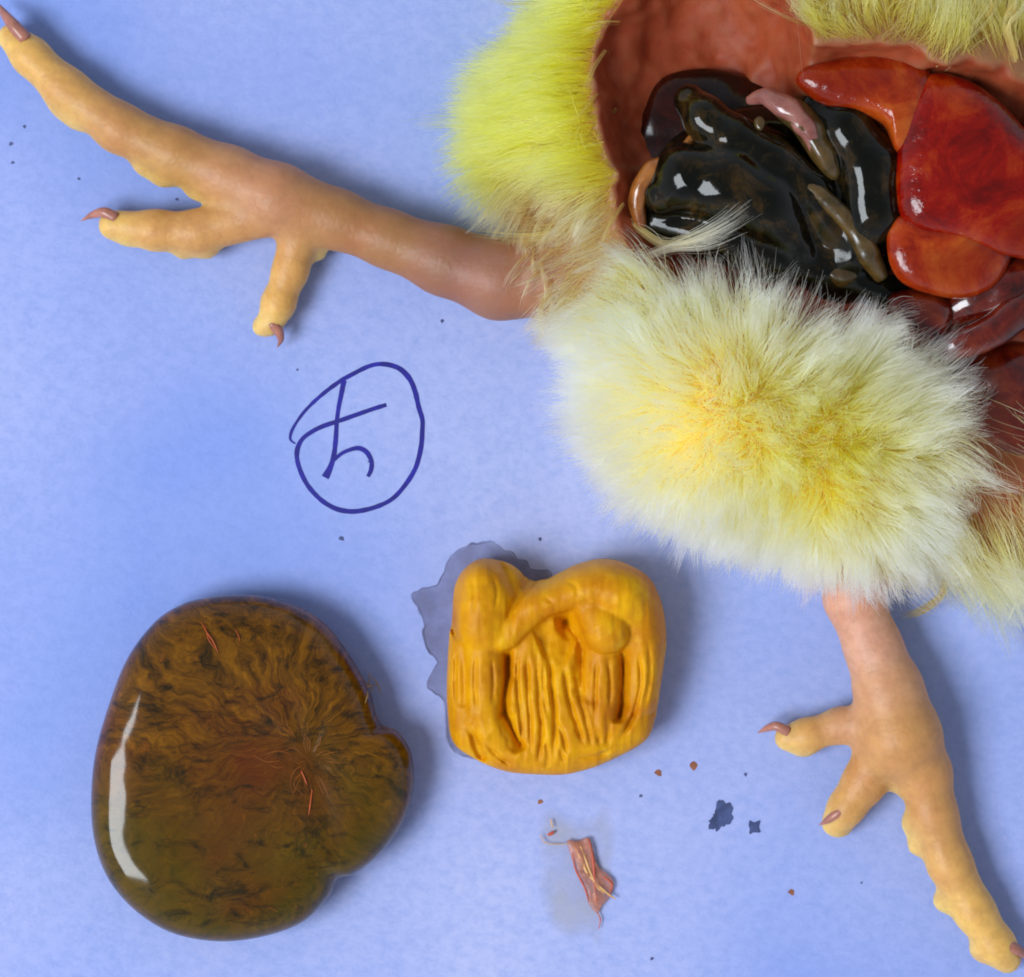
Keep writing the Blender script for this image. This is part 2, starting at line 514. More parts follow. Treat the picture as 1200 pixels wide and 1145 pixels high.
# attributes: fur density, skin colour, cavity mask, position along the leg
def attributes(V):
    D = []; cols = []; fur = []
    for p, f, c in BODY: D.append(p(V) + 2); cols.append(c); fur.append(f)
    ax = np.zeros(len(V)); best = np.full(len(V), 1e9); run = 0.0
    for p, f, c, k in LEGS:
        d = p(V); D.append(d); cols.append(c); fur.append(f)
        L = np.linalg.norm(p.b - p.a)
        if k == 0: run = 0.0
        m = (d < best) & (L > 2); best[m] = d[m]; ax[m] = run + p.t(V[m]) * L
        run += L
    D = np.array(D); W = np.exp(-np.clip(D - D.min(0), 0, 200) / 9.0); W /= W.sum(0)
    C = W.T @ np.array(cols); Fu = W.T @ np.array(fur)
    sole_glow = smoothstep(42, 14, V[:, 2]) * (1 - np.clip(Fu * 2, 0, 1))
    C = C * (1 - 0.6 * sole_glow[:, None]) + np.array(lin(240, 212, 136)) * 0.6 * sole_glow[:, None]  # paler soles, with the legs' bright lit lower edges painted in
    ins = np.min([c(V) for c in CAV], axis=0)
    cm = np.clip(1 - (ins + 1.0) / 6.0, 0, 1)
    legd = np.min([p(V) for p, f, c, k in LEGS], axis=0)
    return C, Fu, cm, ax, legd
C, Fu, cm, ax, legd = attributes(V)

def mat_skin():
    t = NT('chick_skin')
    c = t.obj()
    col = t.attr('Col').outputs['Color']
    cav = t.attr('cavity').outputs['Fac']
    axial = t.attr('axial').outputs['Fac']
    n1 = t.noise(c, 160, 4, 0.6); n2 = t.noise(c, 600, 4, 0.65)
    col = t.mix(t.ramp(n1, [(0.45, 0.0), (0.75, 0.28)]), col, lin(190, 104, 66))
    col = t.mix(t.ramp(n2, [(0.35, 0.25), (0.6, 0.0)]), col, lin(150, 92, 48))
    # abdominal wall: thin red-brown membrane
    wall = t.ramp(t.noise(c, 55, 3, 0.5), [(0.3, lin(138, 48, 22)), (0.55, lin(156, 60, 30)), (0.8, lin(176, 84, 50))])
    veins = t.noise(t.map(c, (1, 1, 1)), 220, 5, 0.7, 1.5)
    wall = t.mix(t.ramp(veins, [(0.47, 0.0), (0.5, 0.22), (0.53, 0.0)]), wall, lin(70, 10, 8))
    col = t.mix(cav, col, wall)
    scal = t.n('TexWave', wave_type='BANDS', bands_direction='X', ins={'Vector': t.n('CombineXYZ', ins={0: t.math('ADD', axial, t.math('MULTIPLY', n1, 16.0)), 1: 0.0, 2: 0.0}).outputs[0], 'Scale': 0.05, 'Distortion': 1.2, 'Detail': 2}).outputs['Fac']
    vor = t.n('TexVoronoi', feature='DISTANCE_TO_EDGE', ins={'Vector': c, 'Scale': 900}).outputs['Distance']
    h = t.math('ADD', t.math('MULTIPLY', t.math('POWER', scal, 0.5), 0.07), t.math('MULTIPLY', t.math('MINIMUM', t.math('MULTIPLY', vor, 4.0), 1.0), 0.28))
    h = t.math('ADD', h, t.math('MULTIPLY', n2, 0.8))
    h = t.math('MULTIPLY', h, t.math('SUBTRACT', 1.0, cav))
    h = t.math('ADD', h, t.math('MULTIPLY', t.noise(c, 60, 2, 0.4), t.math('MULTIPLY', cav, 1.2)))
    b = t.bump(h, 0.5, 0.00014)
    rough = t.mix(cav, (0.5, 0.5, 0.5), (0.55, 0.55, 0.55))
    t.principled(Base_Color=col, Roughness=rough, Normal=b, Subsurface_Weight=0.55, Subsurface_Radius=(1.0, 0.45, 0.15), Subsurface_Scale=0.0024, Specular_IOR_Level=t.math('SUBTRACT', 0.45, t.math('MULTIPLY', cav, 0.25)))
    return t.m
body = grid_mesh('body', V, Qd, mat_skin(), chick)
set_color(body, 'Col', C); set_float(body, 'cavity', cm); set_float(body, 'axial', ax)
body['label'] = 'bare orange-yellow legs and skin of the chick'

# claws
CLAW = mat_flat('claw_horn', lin(178, 116, 98), 0.3, noise=0.25, scale=500, spec=0.5)
def tube(name, pts, radii, mat, parent=None, n=24, m=10, squash=1.0, wob=0.0, wscale=20.0):
    P = catmull([q(*p) for p in pts], n)
    r = np.interp(np.linspace(0, 1, n), np.linspace(0, 1, len(radii)), radii)
    T = np.gradient(P, axis=0); T /= np.linalg.norm(T, axis=1)[:, None] + 1e-9
    up = np.array([0, 0, 1.0]); V = []; F = []
    for k in range(n):
        s = np.cross(T[k], up); s /= np.linalg.norm(s) + 1e-9
        w = np.cross(s, T[k])
        for j in range(m):
            a = 2 * math.pi * j / m
            V.append(P[k] + (s * math.cos(a) + w * math.sin(a) * squash) * r[k])
    V = np.array(V)
    if wob:
        V = V + (V - np.repeat(P, m, axis=0)) * (vnoise(V / wscale + 5)[:, None] * wob)
    for k in range(n - 1):
        for j in range(m):
            F.append((k * m + j, k * m + (j + 1) % m, (k + 1) * m + (j + 1) % m, (k + 1) * m + j))
    b = len(V)
    V = np.vstack([V, P[0] - T[0] * r[0] * 0.4, P[-1] + T[-1] * r[-1] * 0.4])
    for j in range(m):
        F.append((b, (j + 1) % m, j)); F.append((b + 1, (n - 1) * m + j, (n - 1) * m + (j + 1) % m))
    return mesh_obj(name, V, F, mat, parent)
for pts, rr in [
    ([(30,46,36),(16,30,36),(5,16,28),(-4,2,16)], [10,9,6,0.8]),
    ([(136,256,32),(122,249,32),(108,252,24),(95,259,12)], [8.5,7.5,5,0.6]),
    ([(318,378,26),(326,388,24),(329,398,16),(325,407,8)], [8,7,4.5,0.6]),
    ([(924,858,28),(910,851,28),(898,854,20),(888,859,10)], [7.5,6.5,4.5,0.6]),
    ([(994,944,38),(982,953,38),(970,961,32),(960,967,20)], [6.5,6.5,5,0.6]),
    ([(1176,1108,36),(1190,1112,36),(1202,1120,26),(1210,1130,14)], [9,8,5,0.6])]:
    tube('claw', pts, [v * .85 for v in rr], CLAW, body, 14, 10)

# ------------------------------------------------------------------ organs inside the opened belly
def mat_wet(name, c1, c2, c3=None, scale=260, rough=0.12, sss=0.2, bumpd=0.0004, coat=0.5, spots=None, bscale=None, spec=0.5):
    t = NT(name)
    c = t.obj()
    n1 = t.noise(c, scale, 7, 0.7, 0.5)
    stops = [(0.36, c1), (0.62, c2)] if c3 is None else [(0.36, c1), (0.5, c2), (0.66, c3)]
    col = t.ramp(n1, stops)
    if spots is not None:
        n3 = t.noise(c, scale * 0.35, 3, 0.5, 0.8)
        col = t.mix(t.ramp(n3, [(0.5, 0.0), (0.68, 0.85)]), col, spots)
    b = t.bump(t.noise(c, bscale or scale * 0.9, 4, 0.55), 0.6, bumpd)
    t.principled(Base_Color=col, Roughness=rough, Normal=b, Subsurface_Weight=sss, Subsurface_Radius=(1.0, 0.35, 0.15), Subsurface_Scale=0.0012, Coat_Weight=coat, Coat_Roughness=0.06, Specular_IOR_Level=spec)
    return t.m
GUT = mat_wet('dark_gut', lin(7, 7, 4), lin(17, 16, 8), lin(66, 46, 18), spec=0.30, sss=0.0, rough=0.09, coat=0.0, bumpd=0.00012, bscale=220, spots=lin(5, 6, 3))
PINKG = mat_wet('pink_duct', lin(124, 68, 62), lin(156, 100, 88), rough=0.2)
OLIVE = mat_wet('olive_duct', lin(52, 40, 14), lin(96, 72, 36), rough=0.25, coat=0.3)
LIVER = mat_wet('liver_red', lin(100, 5, 1), lin(136, 13, 2), lin(160, 52, 8), scale=170, rough=0.15, coat=0.15, spec=0.35, bumpd=0.0006, bscale=330, spots=lin(84, 5, 2))
LIVERO = mat_wet('liver_orange', lin(126, 20, 3), lin(160, 50, 9), lin(180, 82, 22), scale=190, rough=0.16, coat=0.15, spec=0.35, bumpd=0.0006, bscale=330, spots=lin(110, 14, 4))
DARKRED = mat_wet('dark_red_tissue', lin(48, 6, 4), lin(92, 20, 8), lin(124, 46, 18), scale=200, rough=0.16)
RIMM = mat_wet('orange_membrane', lin(120, 62, 22), lin(168, 104, 46), rough=0.2)

def lobe(name, outline, z0, top, mat, parent, p=4.2, e=0.5, n=96, rings=14, tilt=(0, 0), bottom=0.5, bumpy=2.0, bs=40.0, seed=0.0, center=None):
    """rounded lobe over a traced outline, its own thickness above and below z0"""
    f = 1 - z0 / HC
    P = catmull(outline, n, closed=True)
    Cc = np.stack([(P[:, 0] - 600) * f, (572.5 - P[:, 1]) * f], 1)
    cen = Cc.mean(0) if center is None else q(center[0], center[1], z0)[:2]
    V = []; F = []
    def hz(xy): return tilt[0] * (xy[0] - cen[0]) + tilt[1] * (xy[1] - cen[1])
    def emit(sgn, H):
        base = len(V)
        V.append((cen[0], cen[1], z0 + sgn * H))
        for r in range(1, rings + 1):
            s = math.sin(math.pi / 2 * r / rings)
            h = H * max(0.0, 1 - s ** p) ** e
            for c in Cc:
                xy = cen + (c - cen) * s
                V.append((xy[0], xy[1], z0 + sgn * h + hz(xy)))
        for k in range(n):
            k2 = (k + 1) % n
            F.append((base, base + 1 + k, base + 1 + k2) if sgn > 0 else (base, base + 1 + k2, base + 1 + k))
            for r in range(rings - 1):
                a = base + 1 + r * n
                fc = (a + k, a + n + k, a + n + k2, a + k2)
                F.append(fc if sgn > 0 else fc[::-1])
    emit(1, top); emit(-1, top * bottom)
    V = np.array(V)
    nz = vnoise(V / bs + seed) * bumpy
    V[:, 2] += nz
    o = mesh_obj(name, V, F, mat, parent)
    m = o.data
    import bmesh
    bm = bmesh.new(); bm.from_mesh(m); bmesh.ops.remove_doubles(bm, verts=bm.verts, dist=1e-6); bm.to_mesh(m); bm.free()
    m.polygons.foreach_set('use_smooth', np.ones(len(m.polygons), dtype=bool))
    return o

# intestine mass and dark loops
def build_gut():
    f = Field((130, 190, 60), (470, 500, 220), 3.0)
    f.add(Ell((905,220,108), (140,95,46)), 5)
    f.add(Ell((985,260,108), (70,95,44)), 12)
    def C(pts, k=7):
        for a in range(len(pts) - 1):
            f.add(Cone(pts[a][:3], pts[a + 1][:3], pts[a][3], pts[a + 1][3]), k)
    C([(808,118,134,18),(826,138,146,25),(860,165,152,28),(905,188,150,28),(950,225,144,26),(985,270,136,22)])
    C([(778,228,140,26),(805,210,146,40),(850,216,148,46),(895,240,142,42),(930,290,130,28)])
    C([(955,125,138,20),(990,150,146,32),(1018,195,148,37),(1022,250,142,36),(1000,300,130,24)])
    C([(770,262,126,18),(830,276,134,27),(900,300,128,27),(960,320,124,20)])
    C([(1000,330,120,20),(1035,345,124,16),(1060,330,122,12)])
    V, Q = f.mesh()
    V = smooth_verts(V, Q, 1, 0.5)
    n = vnoise(V / 34 + 4) * 1.4 + vnoise(V / 12 + 1) * 0.25
    V[:, 2] += n; V[:, 0] += vnoise(V / 26 + 9) * 1.5; V[:, 1] += vnoise(V / 26 + 14) * 1.5
    o = grid_mesh('intestine', V, Q, GUT, chick)
    o['label'] = 'black-green glossy coiled intestine'
build_gut()
DARKFILL = mat_wet('dark_filler', lin(14, 3, 2), lin(34, 7, 3), lin(60, 16, 6), scale=160, rough=0.2, coat=0.1, spec=0.3, sss=0.0)  # added dark lobe, puts the cavity's deep shade around the gut into colour
lobe('dark_filler', [(775,92),(830,80),(890,96),(950,118),(1040,140),(1075,220),(1070,330),(1010,372),(900,340),(800,300),(742,262),(736,190),(750,130)], 80, 32, DARKFILL, chick, p=4.0, bumpy=7, bs=36, seed=12)
tube('caecum', [(752,268,138),(747,232,146),(765,200,152),(795,185,150),(812,160,142)], [7,11,11,9,5], RIMM, chick, 40, 14, 1, 0.15, 14)
lobe('mesentery', [(900,112),(940,118),(965,142),(980,175),(986,205),(972,210),(950,185),(930,155),(905,132)], 158, 16, OLIVE, chick, n=60, rings=8, seed=2.2, bumpy=4, bs=18, p=2.0)
tube('bile_duct', [(876,118,146),(900,114,160),(926,130,170),(944,150,170),(958,172,164),(966,190,152)], [5,11,13,12,10,4], PINKG, chick, 44, 16, 0.7, 0.25, 14)
tube('pancreas_strip', [(905,190,156),(940,212,164),(975,240,163),(1002,270,158),(1018,300,153),(1034,326,140)], [4,8,10,12,14,8], OLIVE, chick, 50, 16, 0.75, 0.14, 14)
lobe('nodule', [(972,304),(992,296),(1008,308),(1004,330),(984,338),(968,324)], 132, 13, OLIVE, chick, n=40, rings=8, seed=9, bumpy=5, bs=14)
lobe('nodule', [(884,140),(892,136),(897,144),(892,154),(885,150)], 168, 5, OLIVE, chick, n=24, rings=6, seed=7, bumpy=2, bs=8)

# liver lobes
lobe('liver_lobe', [(932,92),(945,78),(975,70),(1015,64),(1060,64),(1088,78),(1090,120),(1072,170),(1050,180),(1036,148),(1005,132),(968,124),(942,108)], 162, 24, LIVERO, chick, seed=1.0, bumpy=3, bs=60, center=(1042,112))
lobe('liver_lobe', [(1088,86),(1130,92),(1170,118),(1210,160),(1260,220),(1240,300),(1180,300),(1120,278),(1062,262),(1050,215),(1054,165),(1068,120)], 172, 24, LIVER, chick, seed=2.0, bumpy=6, bs=52)
lobe('liver_lobe', [(1042,262),(1062,252),(1110,262),(1160,278),(1185,300),(1165,335),(1130,350),(1090,345),(1055,330),(1040,300)], 160, 20, LIVERO, chick, seed=4.0, bumpy=4, bs=50)
lobe('kidney_tissue', [(1040,350),(1070,338),(1105,345),(1118,370),(1100,405),(1072,415),(1045,390)], 138, 22, DARKRED, chick, seed=6.0, bumpy=5, bs=30)
tube('muscle_strip', [(1085,425,140),(1120,405,152),(1160,388,156),(1210,355,156),(1260,320,150)], [10,18,20,20,14], DARKRED, chick, 40, 16, 0.7, 0.15, 24)
tube('muscle_strip', [(1100,380,130),(1150,350,142),(1200,330,146),(1260,300,140)], [14,26,28,20], DARKRED, chick, 40, 16, 0.7, 0.15, 24)
lobe('body_wall_tissue', [(1090,440),(1140,410),(1200,400),(1280,400),(1290,520),(1200,540),(1120,500)], 105, 24, DARKRED, chick, seed=8, bumpy=6, bs=40)

# ------------------------------------------------------------------ down
def mat_down():
    t = NT('down')
    col = t.attr('Col').outputs['Color']
    h = t.n('BsdfHairPrincipled', parametrization='COLOR', ins={'Color': col, 'Roughness': 0.55, 'Radial Roughness': 0.75, 'IOR': 1.45, 'Random Roughness': 0.3})
    t.t.links.new(h.outputs[0], t.out.inputs[0])
    return t.m
DOWN = mat_down()

def make_curves(name, P, R, Ccol, mat, parent):
    """P (n, k, 3) points, R (n, k) radii, Ccol (n, k, 3) colours -> one hair Curves object"""
    n, k = P.shape[:2]
    cu = bpy.data.hair_curves.new(name)
    cu.add_curves([k] * n)
    cu.attributes['position'].data.foreach_set('vector', (P * U).astype(np.float32).ravel())
    a = cu.attributes.get('radius') or cu.attributes.new('radius', 'FLOAT', 'POINT')
    a.data.foreach_set('value', (R * U).astype(np.float32).ravel())
    a = cu.attributes.new('Col', 'FLOAT_COLOR', 'POINT')
    c4 = np.concatenate([Ccol, np.ones((n, k, 1))], -1).astype(np.float32)
    a.data.foreach_set('color', c4.ravel())
    cu.materials.append(mat)
    o = bpy.data.objects.new(name, cu); COL.objects.link(o)
    o.parent = parent
    return o

# sample roots on the body surface
tri = np.concatenate([Qd[:, [0, 1, 2]], Qd[:, [0, 2, 3]]])
A, B, Cc = V[tri[:, 0]], V[tri[:, 1]], V[tri[:, 2]]
N = np.cross(B - A, Cc - A); area2 = np.linalg.norm(N, axis=1)
den = ((Fu * np.clip(1 - cm * 3, 0, 1) * smoothstep(4, 16, legd))[tri]).mean(1)
den = den * (A[:, 2] > 2)
px, py = unq(A)
def blob(cx, cy, rx, ry, s=0.25):
    d = np.sqrt(((px - cx) / rx) ** 2 + ((py - cy) / ry) ** 2)
    return smoothstep(1 + s, 1 - s, d)
groin = blob(650, 285, 80, 80, 0.3)
dirty = smoothstep(1075, 1130, px) * smoothstep(380, 430, py)
den *= (1 - 0.72 * groin) * (1 - 0.70 * dirty)
den *= 1 - 0.93 * smoothstep(1085, 1115, px) * smoothstep(395, 425, py) * smoothstep(610, 560, py)
den *= smoothstep(1330, 1290, px) * smoothstep(-190, -150, py)
den *= 1 - 0.9 * blob(1175, 85, 60, 30)
den *= 1 - 0.5 * smoothstep(120, 80, py) * smoothstep(880, 930, px)
NS = 125000
w = area2 * den
pick = RNG.choice(len(tri), NS, p=w / w.sum())
r1, r2 = np.sqrt(RNG.random(NS)), RNG.random(NS)
root = A[pick] * (1 - r1)[:, None] + B[pick] * (r1 * (1 - r2))[:, None] + Cc[pick] * (r1 * r2)[:, None]
nor = N[pick] / (area2[pick][:, None] + 1e-9)
px, py = unq(root)

# regional weights
wA = np.maximum(blob(900, 480, 270, 235, 0.22), blob(760, 345, 140, 120, 0.22))
wB = smoothstep(790, 720, px) * smoothstep(330, 260, py)
wC = blob(650, 285, 85, 85, 0.3) * 1.5
wD = smoothstep(1060, 1130, px) * smoothstep(380, 430, py) * 1.3
wE = smoothstep(120, 70, py) * smoothstep(880, 930, px)
wF = np.full(NS, 0.05)
wA = wA * (1 - np.clip(wD, 0, 1))
Wt = np.stack([wA, wB * (1 - np.clip(wC, 0, 1)), wC, wD, wE, wF], 1); Wt /= Wt.sum(1)[:, None]

def unit(v): return v / (np.linalg.norm(v, axis=-1, keepdims=True) + 1e-9)
# rear ball whirls around two crowns
c1, c2 = q(872, 480, 190)[:2], q(968, 530, 180)[:2]
d1 = root[:, :2] - c1; d2 = root[:, :2] - c2
l1, l2 = np.linalg.norm(d1, axis=1), np.linalg.norm(d2, axis=1)
k1 = (1 / (1 + np.exp((l1 - l2) / 18)))[:, None]
rad = unit(d1) * k1 + unit(d2) * (1 - k1)
rl = np.minimum(l1, l2)
radw = smoothstep(0, 110, rl)[:, None]
z3 = lambda v: np.concatenate([v, np.zeros((len(v), 1))], 1)
dirA = nor * 0.75 + z3(rad * radw * 0.8) + np.array([0, 0, 0.15])
dirB = nor * 0.30 + np.array([-0.9, -0.18, 0.05])
dirC = nor * 0.35 + np.array([-0.15, -0.9, 0.1])
dirD = nor * 0.35 + np.array([0.55, -0.75, 0.0])
dirE = nor * 0.45 + np.array([-0.10, 0.75, 0.05])
dirF = nor
DIR = sum(Wt[:, i:i + 1] * unit(d) for i, d in enumerate((dirA, dirB, dirC, dirD, dirE, dirF)))
DIR = unit(DIR) + Wt[:, 4:5] * np.stack([vnoise(root / 40 + 31), vnoise(root / 40 + 37) * 0.8, vnoise(root / 40 + 41) * 0.3], 1) * 1.3
low = vnoise(root / 26.0); low2 = vnoise(root / 26.0 + 11.3); low3 = vnoise(root / 26.0 + 23.1)
DIR = unit(DIR) + np.stack([low, low2, low3 * 0.5], 1) * 0.28
DIR = unit(DIR + RNG.normal(0, 1, (NS, 3)) * np.where(RNG.random(NS) < 0.22, 0.34, 0.15)[:, None])
LEN = Wt @ np.array([68, 88, 62, 104, 72, 50])
LEN = LEN * (0.58 + 0.58 * RNG.random(NS)) * (1 + 0.15 * vnoise(root / 40 + 3))
upr = np.clip(DIR[:, 0] * 0.5 + DIR[:, 1] * 0.85, 0, 1) * Wt[:, 0]
LEN *= 1 + 0.55 * upr
LEN *= np.where(RNG.random(NS) < 0.02, 1.35, 1.0)
rootc = np.array([lin(255,228,60), lin(190,166,26), lin(110,78,40), lin(150,112,62), lin(160,130,44), lin(200,170,90)])
midc = np.array([lin(248,254,174), lin(206,200,44), lin(170,140,84), lin(214,198,100), lin(204,190,76), lin(220,200,120)])
tipc = np.array([lin(238,255,236), lin(212,222,88), lin(220,202,140), lin(228,226,166), lin(222,214,130), lin(232,226,190)])
K = 7
tt = np.linspace(0, 1, K)
# clumps
nc = NS // 22
ci = RNG.choice(NS, nc, replace=False)
from mathutils.kdtree import KDTree
kd = KDTree(nc)
for i, j in enumerate(ci): kd.insert(root[j], i)
kd.balance()
near = np.array([kd.find(r)[1] for r in root])
guide = ci[near]
bend = RNG.normal(0, 0.13, (NS, 3)); bend[:, 2] -= 0.10
bend[:, 2] -= Wt[:, 1] * 0.12
P = root[:, None, :] + LEN[:, None, None] * (tt[None, :, None] * DIR[:, None, :] + (tt ** 2)[None, :, None] * bend[:, None, :])
wv = RNG.random((NS, 3)) * 6.28
amp = 1.6 * RNG.random(NS)
for a in range(3):
    P[:, :, a] += amp[:, None] * tt[None, :] * np.sin(wv[:, a:a + 1] + tt[None, :] * (5 + 4 * RNG.random(NS))[:, None])
cl = (Wt @ np.array([0.68, 0.55, 0.8, 0.8, 0.78, 0.4])) * (0.6 + 0.6 * RNG.random(NS))
# larger tufts gather several clumps
nt = NS // 190
ti = RNG.choice(NS, nt, replace=False)
kt = KDTree(nt)
for i, j in enumerate(ti): kt.insert(root[j], i)
kt.balance()
tuft = ti[np.array([kt.find(r)[1] for r in root])]
tf = ((Wt @ np.array([0.24, 0.2, 0.3, 0.4, 0.3, 0.3])) * (1 + 0.8 * upr))[:, None] * tt[None, :] ** 1.7
tf = tf[:, :, None] * (0.7 + 0.5 * RNG.random(NS))[:, None, None]
P = P * (1 - tf) + P[tuft] * tf
cf = (cl[:, None] * tt[None, :] ** 1.3)[:, :, None]
P = P * (1 - cf) + P[guide] * cf
P[:, :, 2] = np.maximum(P[:, :, 2], 1.5 + 2 * RNG.random(NS)[:, None])
tone = 0.94 + 0.10 * RNG.random(NS)
rc, mc, tc = (Wt @ rootc), (Wt @ midc), (Wt @ tipc)
# the whirl centres are more golden
gold = (np.exp(-(l1 / 42) ** 2) * 0.6 + np.exp(-(l2 / 70) ** 2) * 1.2)[:, None] * Wt[:, :1]
gold = np.clip(gold, 0, 1)
tc = tc * (1 - 0.7 * gold) + np.array(lin(255, 222, 60)) * 0.9 * gold
mc = mc * (1 - 0.8 * gold) + np.array(lin(255, 200, 24)) * 0.95 * gold
Cs = np.where(tt[None, :, None] < 0.5, rc[:, None] * (1 - 2 * tt[None, :, None]) + mc[:, None] * (2 * tt[None, :, None]),
              mc[:, None] * (2 - 2 * tt[None, :, None]) + tc[:, None] * (2 * tt[None, :, None] - 1))
Cs = np.clip(Cs * tone[:, None, None], 0, 0.99)
R = (0.22 + 0.26 * RNG.random(NS))[:, None] * (1 - 0.82 * tt[None, :] ** 1.5)
down = make_curves('down', P, R, Cs, DOWN, chick)
tag(down, kind='stuff')
down['label'] = 'pale yellow and cream fluffy down'

# single wet or long plumes that lie over the down
def plume(pts, nstr, spread, col, tipcol, r=0.5, seedlen=0.2):
    base = catmull([q(*p) for p in pts], 14)
    T = np.gradient(base, axis=0); T /= np.linalg.norm(T, axis=1)[:, None]
    n = nstr
    off = RNG.normal(0, 1, (n, 3)) * spread
    s = np.linspace(0, 1, 14)
    env = np.interp(s, [0, 0.4, 1], [0.35, 0.45, 1.0])
    P = base[None] + off[:, None, :] * env[None, :, None]
    cut = 1 - seedlen * RNG.random(n)
    Pn = np.zeros_like(P)
    for i in range(n):
        u = s * cut[i]
        for a in range(3): Pn[i, :, a] = np.interp(u, s, P[i, :, a])
    C0 = np.array(col)[None, None] * (1 - s[None, :, None]) + np.array(tipcol)[None, None] * s[None, :, None]
    return Pn, np.broadcast_to((r * (1 - 0.85 * s ** 1.5))[None], (n, 14)).copy(), np.clip(C0 * (0.8 + 0.35 * RNG.random((n, 1, 1))), 0, 0.9)
brownp, tanp, creamp, olivep = lin(120, 84, 24), lin(196, 150, 62), lin(226, 214, 176), lin(150, 128, 40)
PL = [
    ([(722,128,120),(700,150,118),(672,172,112),(640,182,106),(612,184,98),(584,160,90)], 16, 2.0, brownp, brownp, 0.75),
    ([(738,215,120),(700,206,118),(668,196,112),(636,184,106),(604,178,98)], 14, 3.0, tanp, brownp, 0.6),
    ([(716,55,120),(690,62,110),(660,70,100),(625,82,92),(570,95,80)], 12, 5, olivep, olivep, 0.5),
    ([(735,20,110),(700,14,104),(660,4,96),(600,6,84),(560,-4,74)], 10, 4, olivep, olivep, 0.5),
    ([(742,262,140),(778,286,150),(812,280,170),(850,262,186),(876,243,200)], 60, 6.5, tanp, creamp, 0.45),
    ([(760,300,150),(790,290,160),(830,285,176),(865,268,190)], 40, 7, creamp, creamp, 0.45),
    ([(1110,640,70),(1105,690,50),(1085,712,36),(1052,724,18)], 34, 4.5, tanp, lin(140, 100, 30), 0.5),
    ([(1150,560,80),(1170,600,70),(1190,660,50),(1196,740,20)], 60, 11, lin(190,180,130), creamp, 0.45),
    ([(1140,500,90),(1180,520,96),(1200,560,80),(1215,620,60)], 40, 12, lin(180,150,100), creamp, 0.4),
    ([(1110,500,100),(1150,480,110),(1175,520,100),(1180,560,90)], 16, 9, tanp, tanp, 0.5),
    ([(1160,600,70),(1150,650,60),(1140,690,40),(1120,720,22)], 40, 11, lin(200,180,90), lin(214,200,110), 0.45),
    ([(650,300,100),(655,330,100),(640,358,90),(622,384,74)], 40, 8, tanp, lin(230,206,120), 0.5),
    ([(690,270,110),(694,310,112),(684,350,104),(672,384,92)], 50, 11, tanp, creamp, 0.5),
    ([(625,262,80),(650,290,94),(668,330,100),(676,372,96)], 26, 9, tanp, lin(230,206,120), 0.5),
    ([(700,215,118),(690,250,122),(660,270,112),(610,278,96),(545,272,66)], 24, 6, tanp, lin(214,180,80), 0.45),
    ([(1085,60,190),(1062,40,200),(1050,10,206),(1045,-30,200)], 40, 14, lin(190,170,80), creamp, 0.5),
    ([(1100,70,190),(1130,40,200),(1150,10,206),(1160,-30,200)], 40, 14, lin(190,150,70), lin(220,200,110), 0.5),
    ([(1000,45,190),(990,22,198),(1005,0,204),(1010,-30,200)], 30, 14, lin(170,140,60), creamp, 0.5),
    ([(1190,70,190),(1180,30,204),(1196,10,206),(1210,-30,200)], 24, 8, lin(200,140,60), lin(220,190,110), 0.55),
]
def rim(pts, n, col, tip, sx, sy, L, h0):
    """short damp strands that straggle over a cut edge"""
    C = catmull(np.array(pts, float), n)
    for k in range(n):
        x, y = C[k] + RNG.normal(0, 5, 2)
        a = math.atan2(sy, sx) + RNG.normal(0, 0.4); l = L * (0.5 + RNG.random())
        b = a + RNG.normal(0, 0.3)
        z = h0 + RNG.normal(0, 6)
        PL.append(([(x, y, z), (x + l * .35 * math.cos(a), y + l * .35 * math.sin(a), z + 8), (x + l * .7 * math.cos(a * .5 + b * .5), y + l * .7 * math.sin(a * .5 + b * .5), z + 6), (x + l * math.cos(b), y + l * math.sin(b), z - 6)], 7, 2.6, col, tip, 0.30))
rim([(728,10),(694,80),(704,170),(730,240)], 18, lin(160,120,50), lin(206,180,90), -0.9, 0.55, 58, 150)
rim([(660,250),(700,240),(735,262),(760,290)], 34, lin(150,110,60), lin(214,190,130), -0.3, 1.0, 52, 125)
rim([(620,285),(640,320),(640,360)], 26, lin(170,130,60), lin(226,206,130), -0.5, 0.9, 44, 98)
rim([(945,32),(1000,42),(1060,42),(1110,50)], 22, lin(150,120,46), lin(206,190,110), 0.1, -1.0, 60, 196)
rim([(930,20),(1010,15),(1100,10),(1190,20)], 40, lin(140,104,44), lin(200,180,100), 0.2, -0.8, 66, 206)
rim([(1085,470),(1120,500),(1160,540),(1195,560)], 40, lin(150,96,44), lin(206,190,140), 0.6, 0.4, 64, 100)
rim([(1120,600),(1160,630),(1200,640)], 40, lin(190,160,80), lin(214,214,160), 0.3, 1.0, 84, 70)
rim([(640,140),(670,180),(700,200),(690,240)], 24, lin(150,110,40), lin(196,170,70), -1.0, 0.3, 70, 118)
parts = [plume(*p) for p in PL]
make_curves('long_plumes', np.concatenate([p[0] for p in parts]), np.concatenate([p[1] for p in parts]), np.concatenate([p[2] for p in parts]), DOWN, chick)['kind'] = 'stuff'

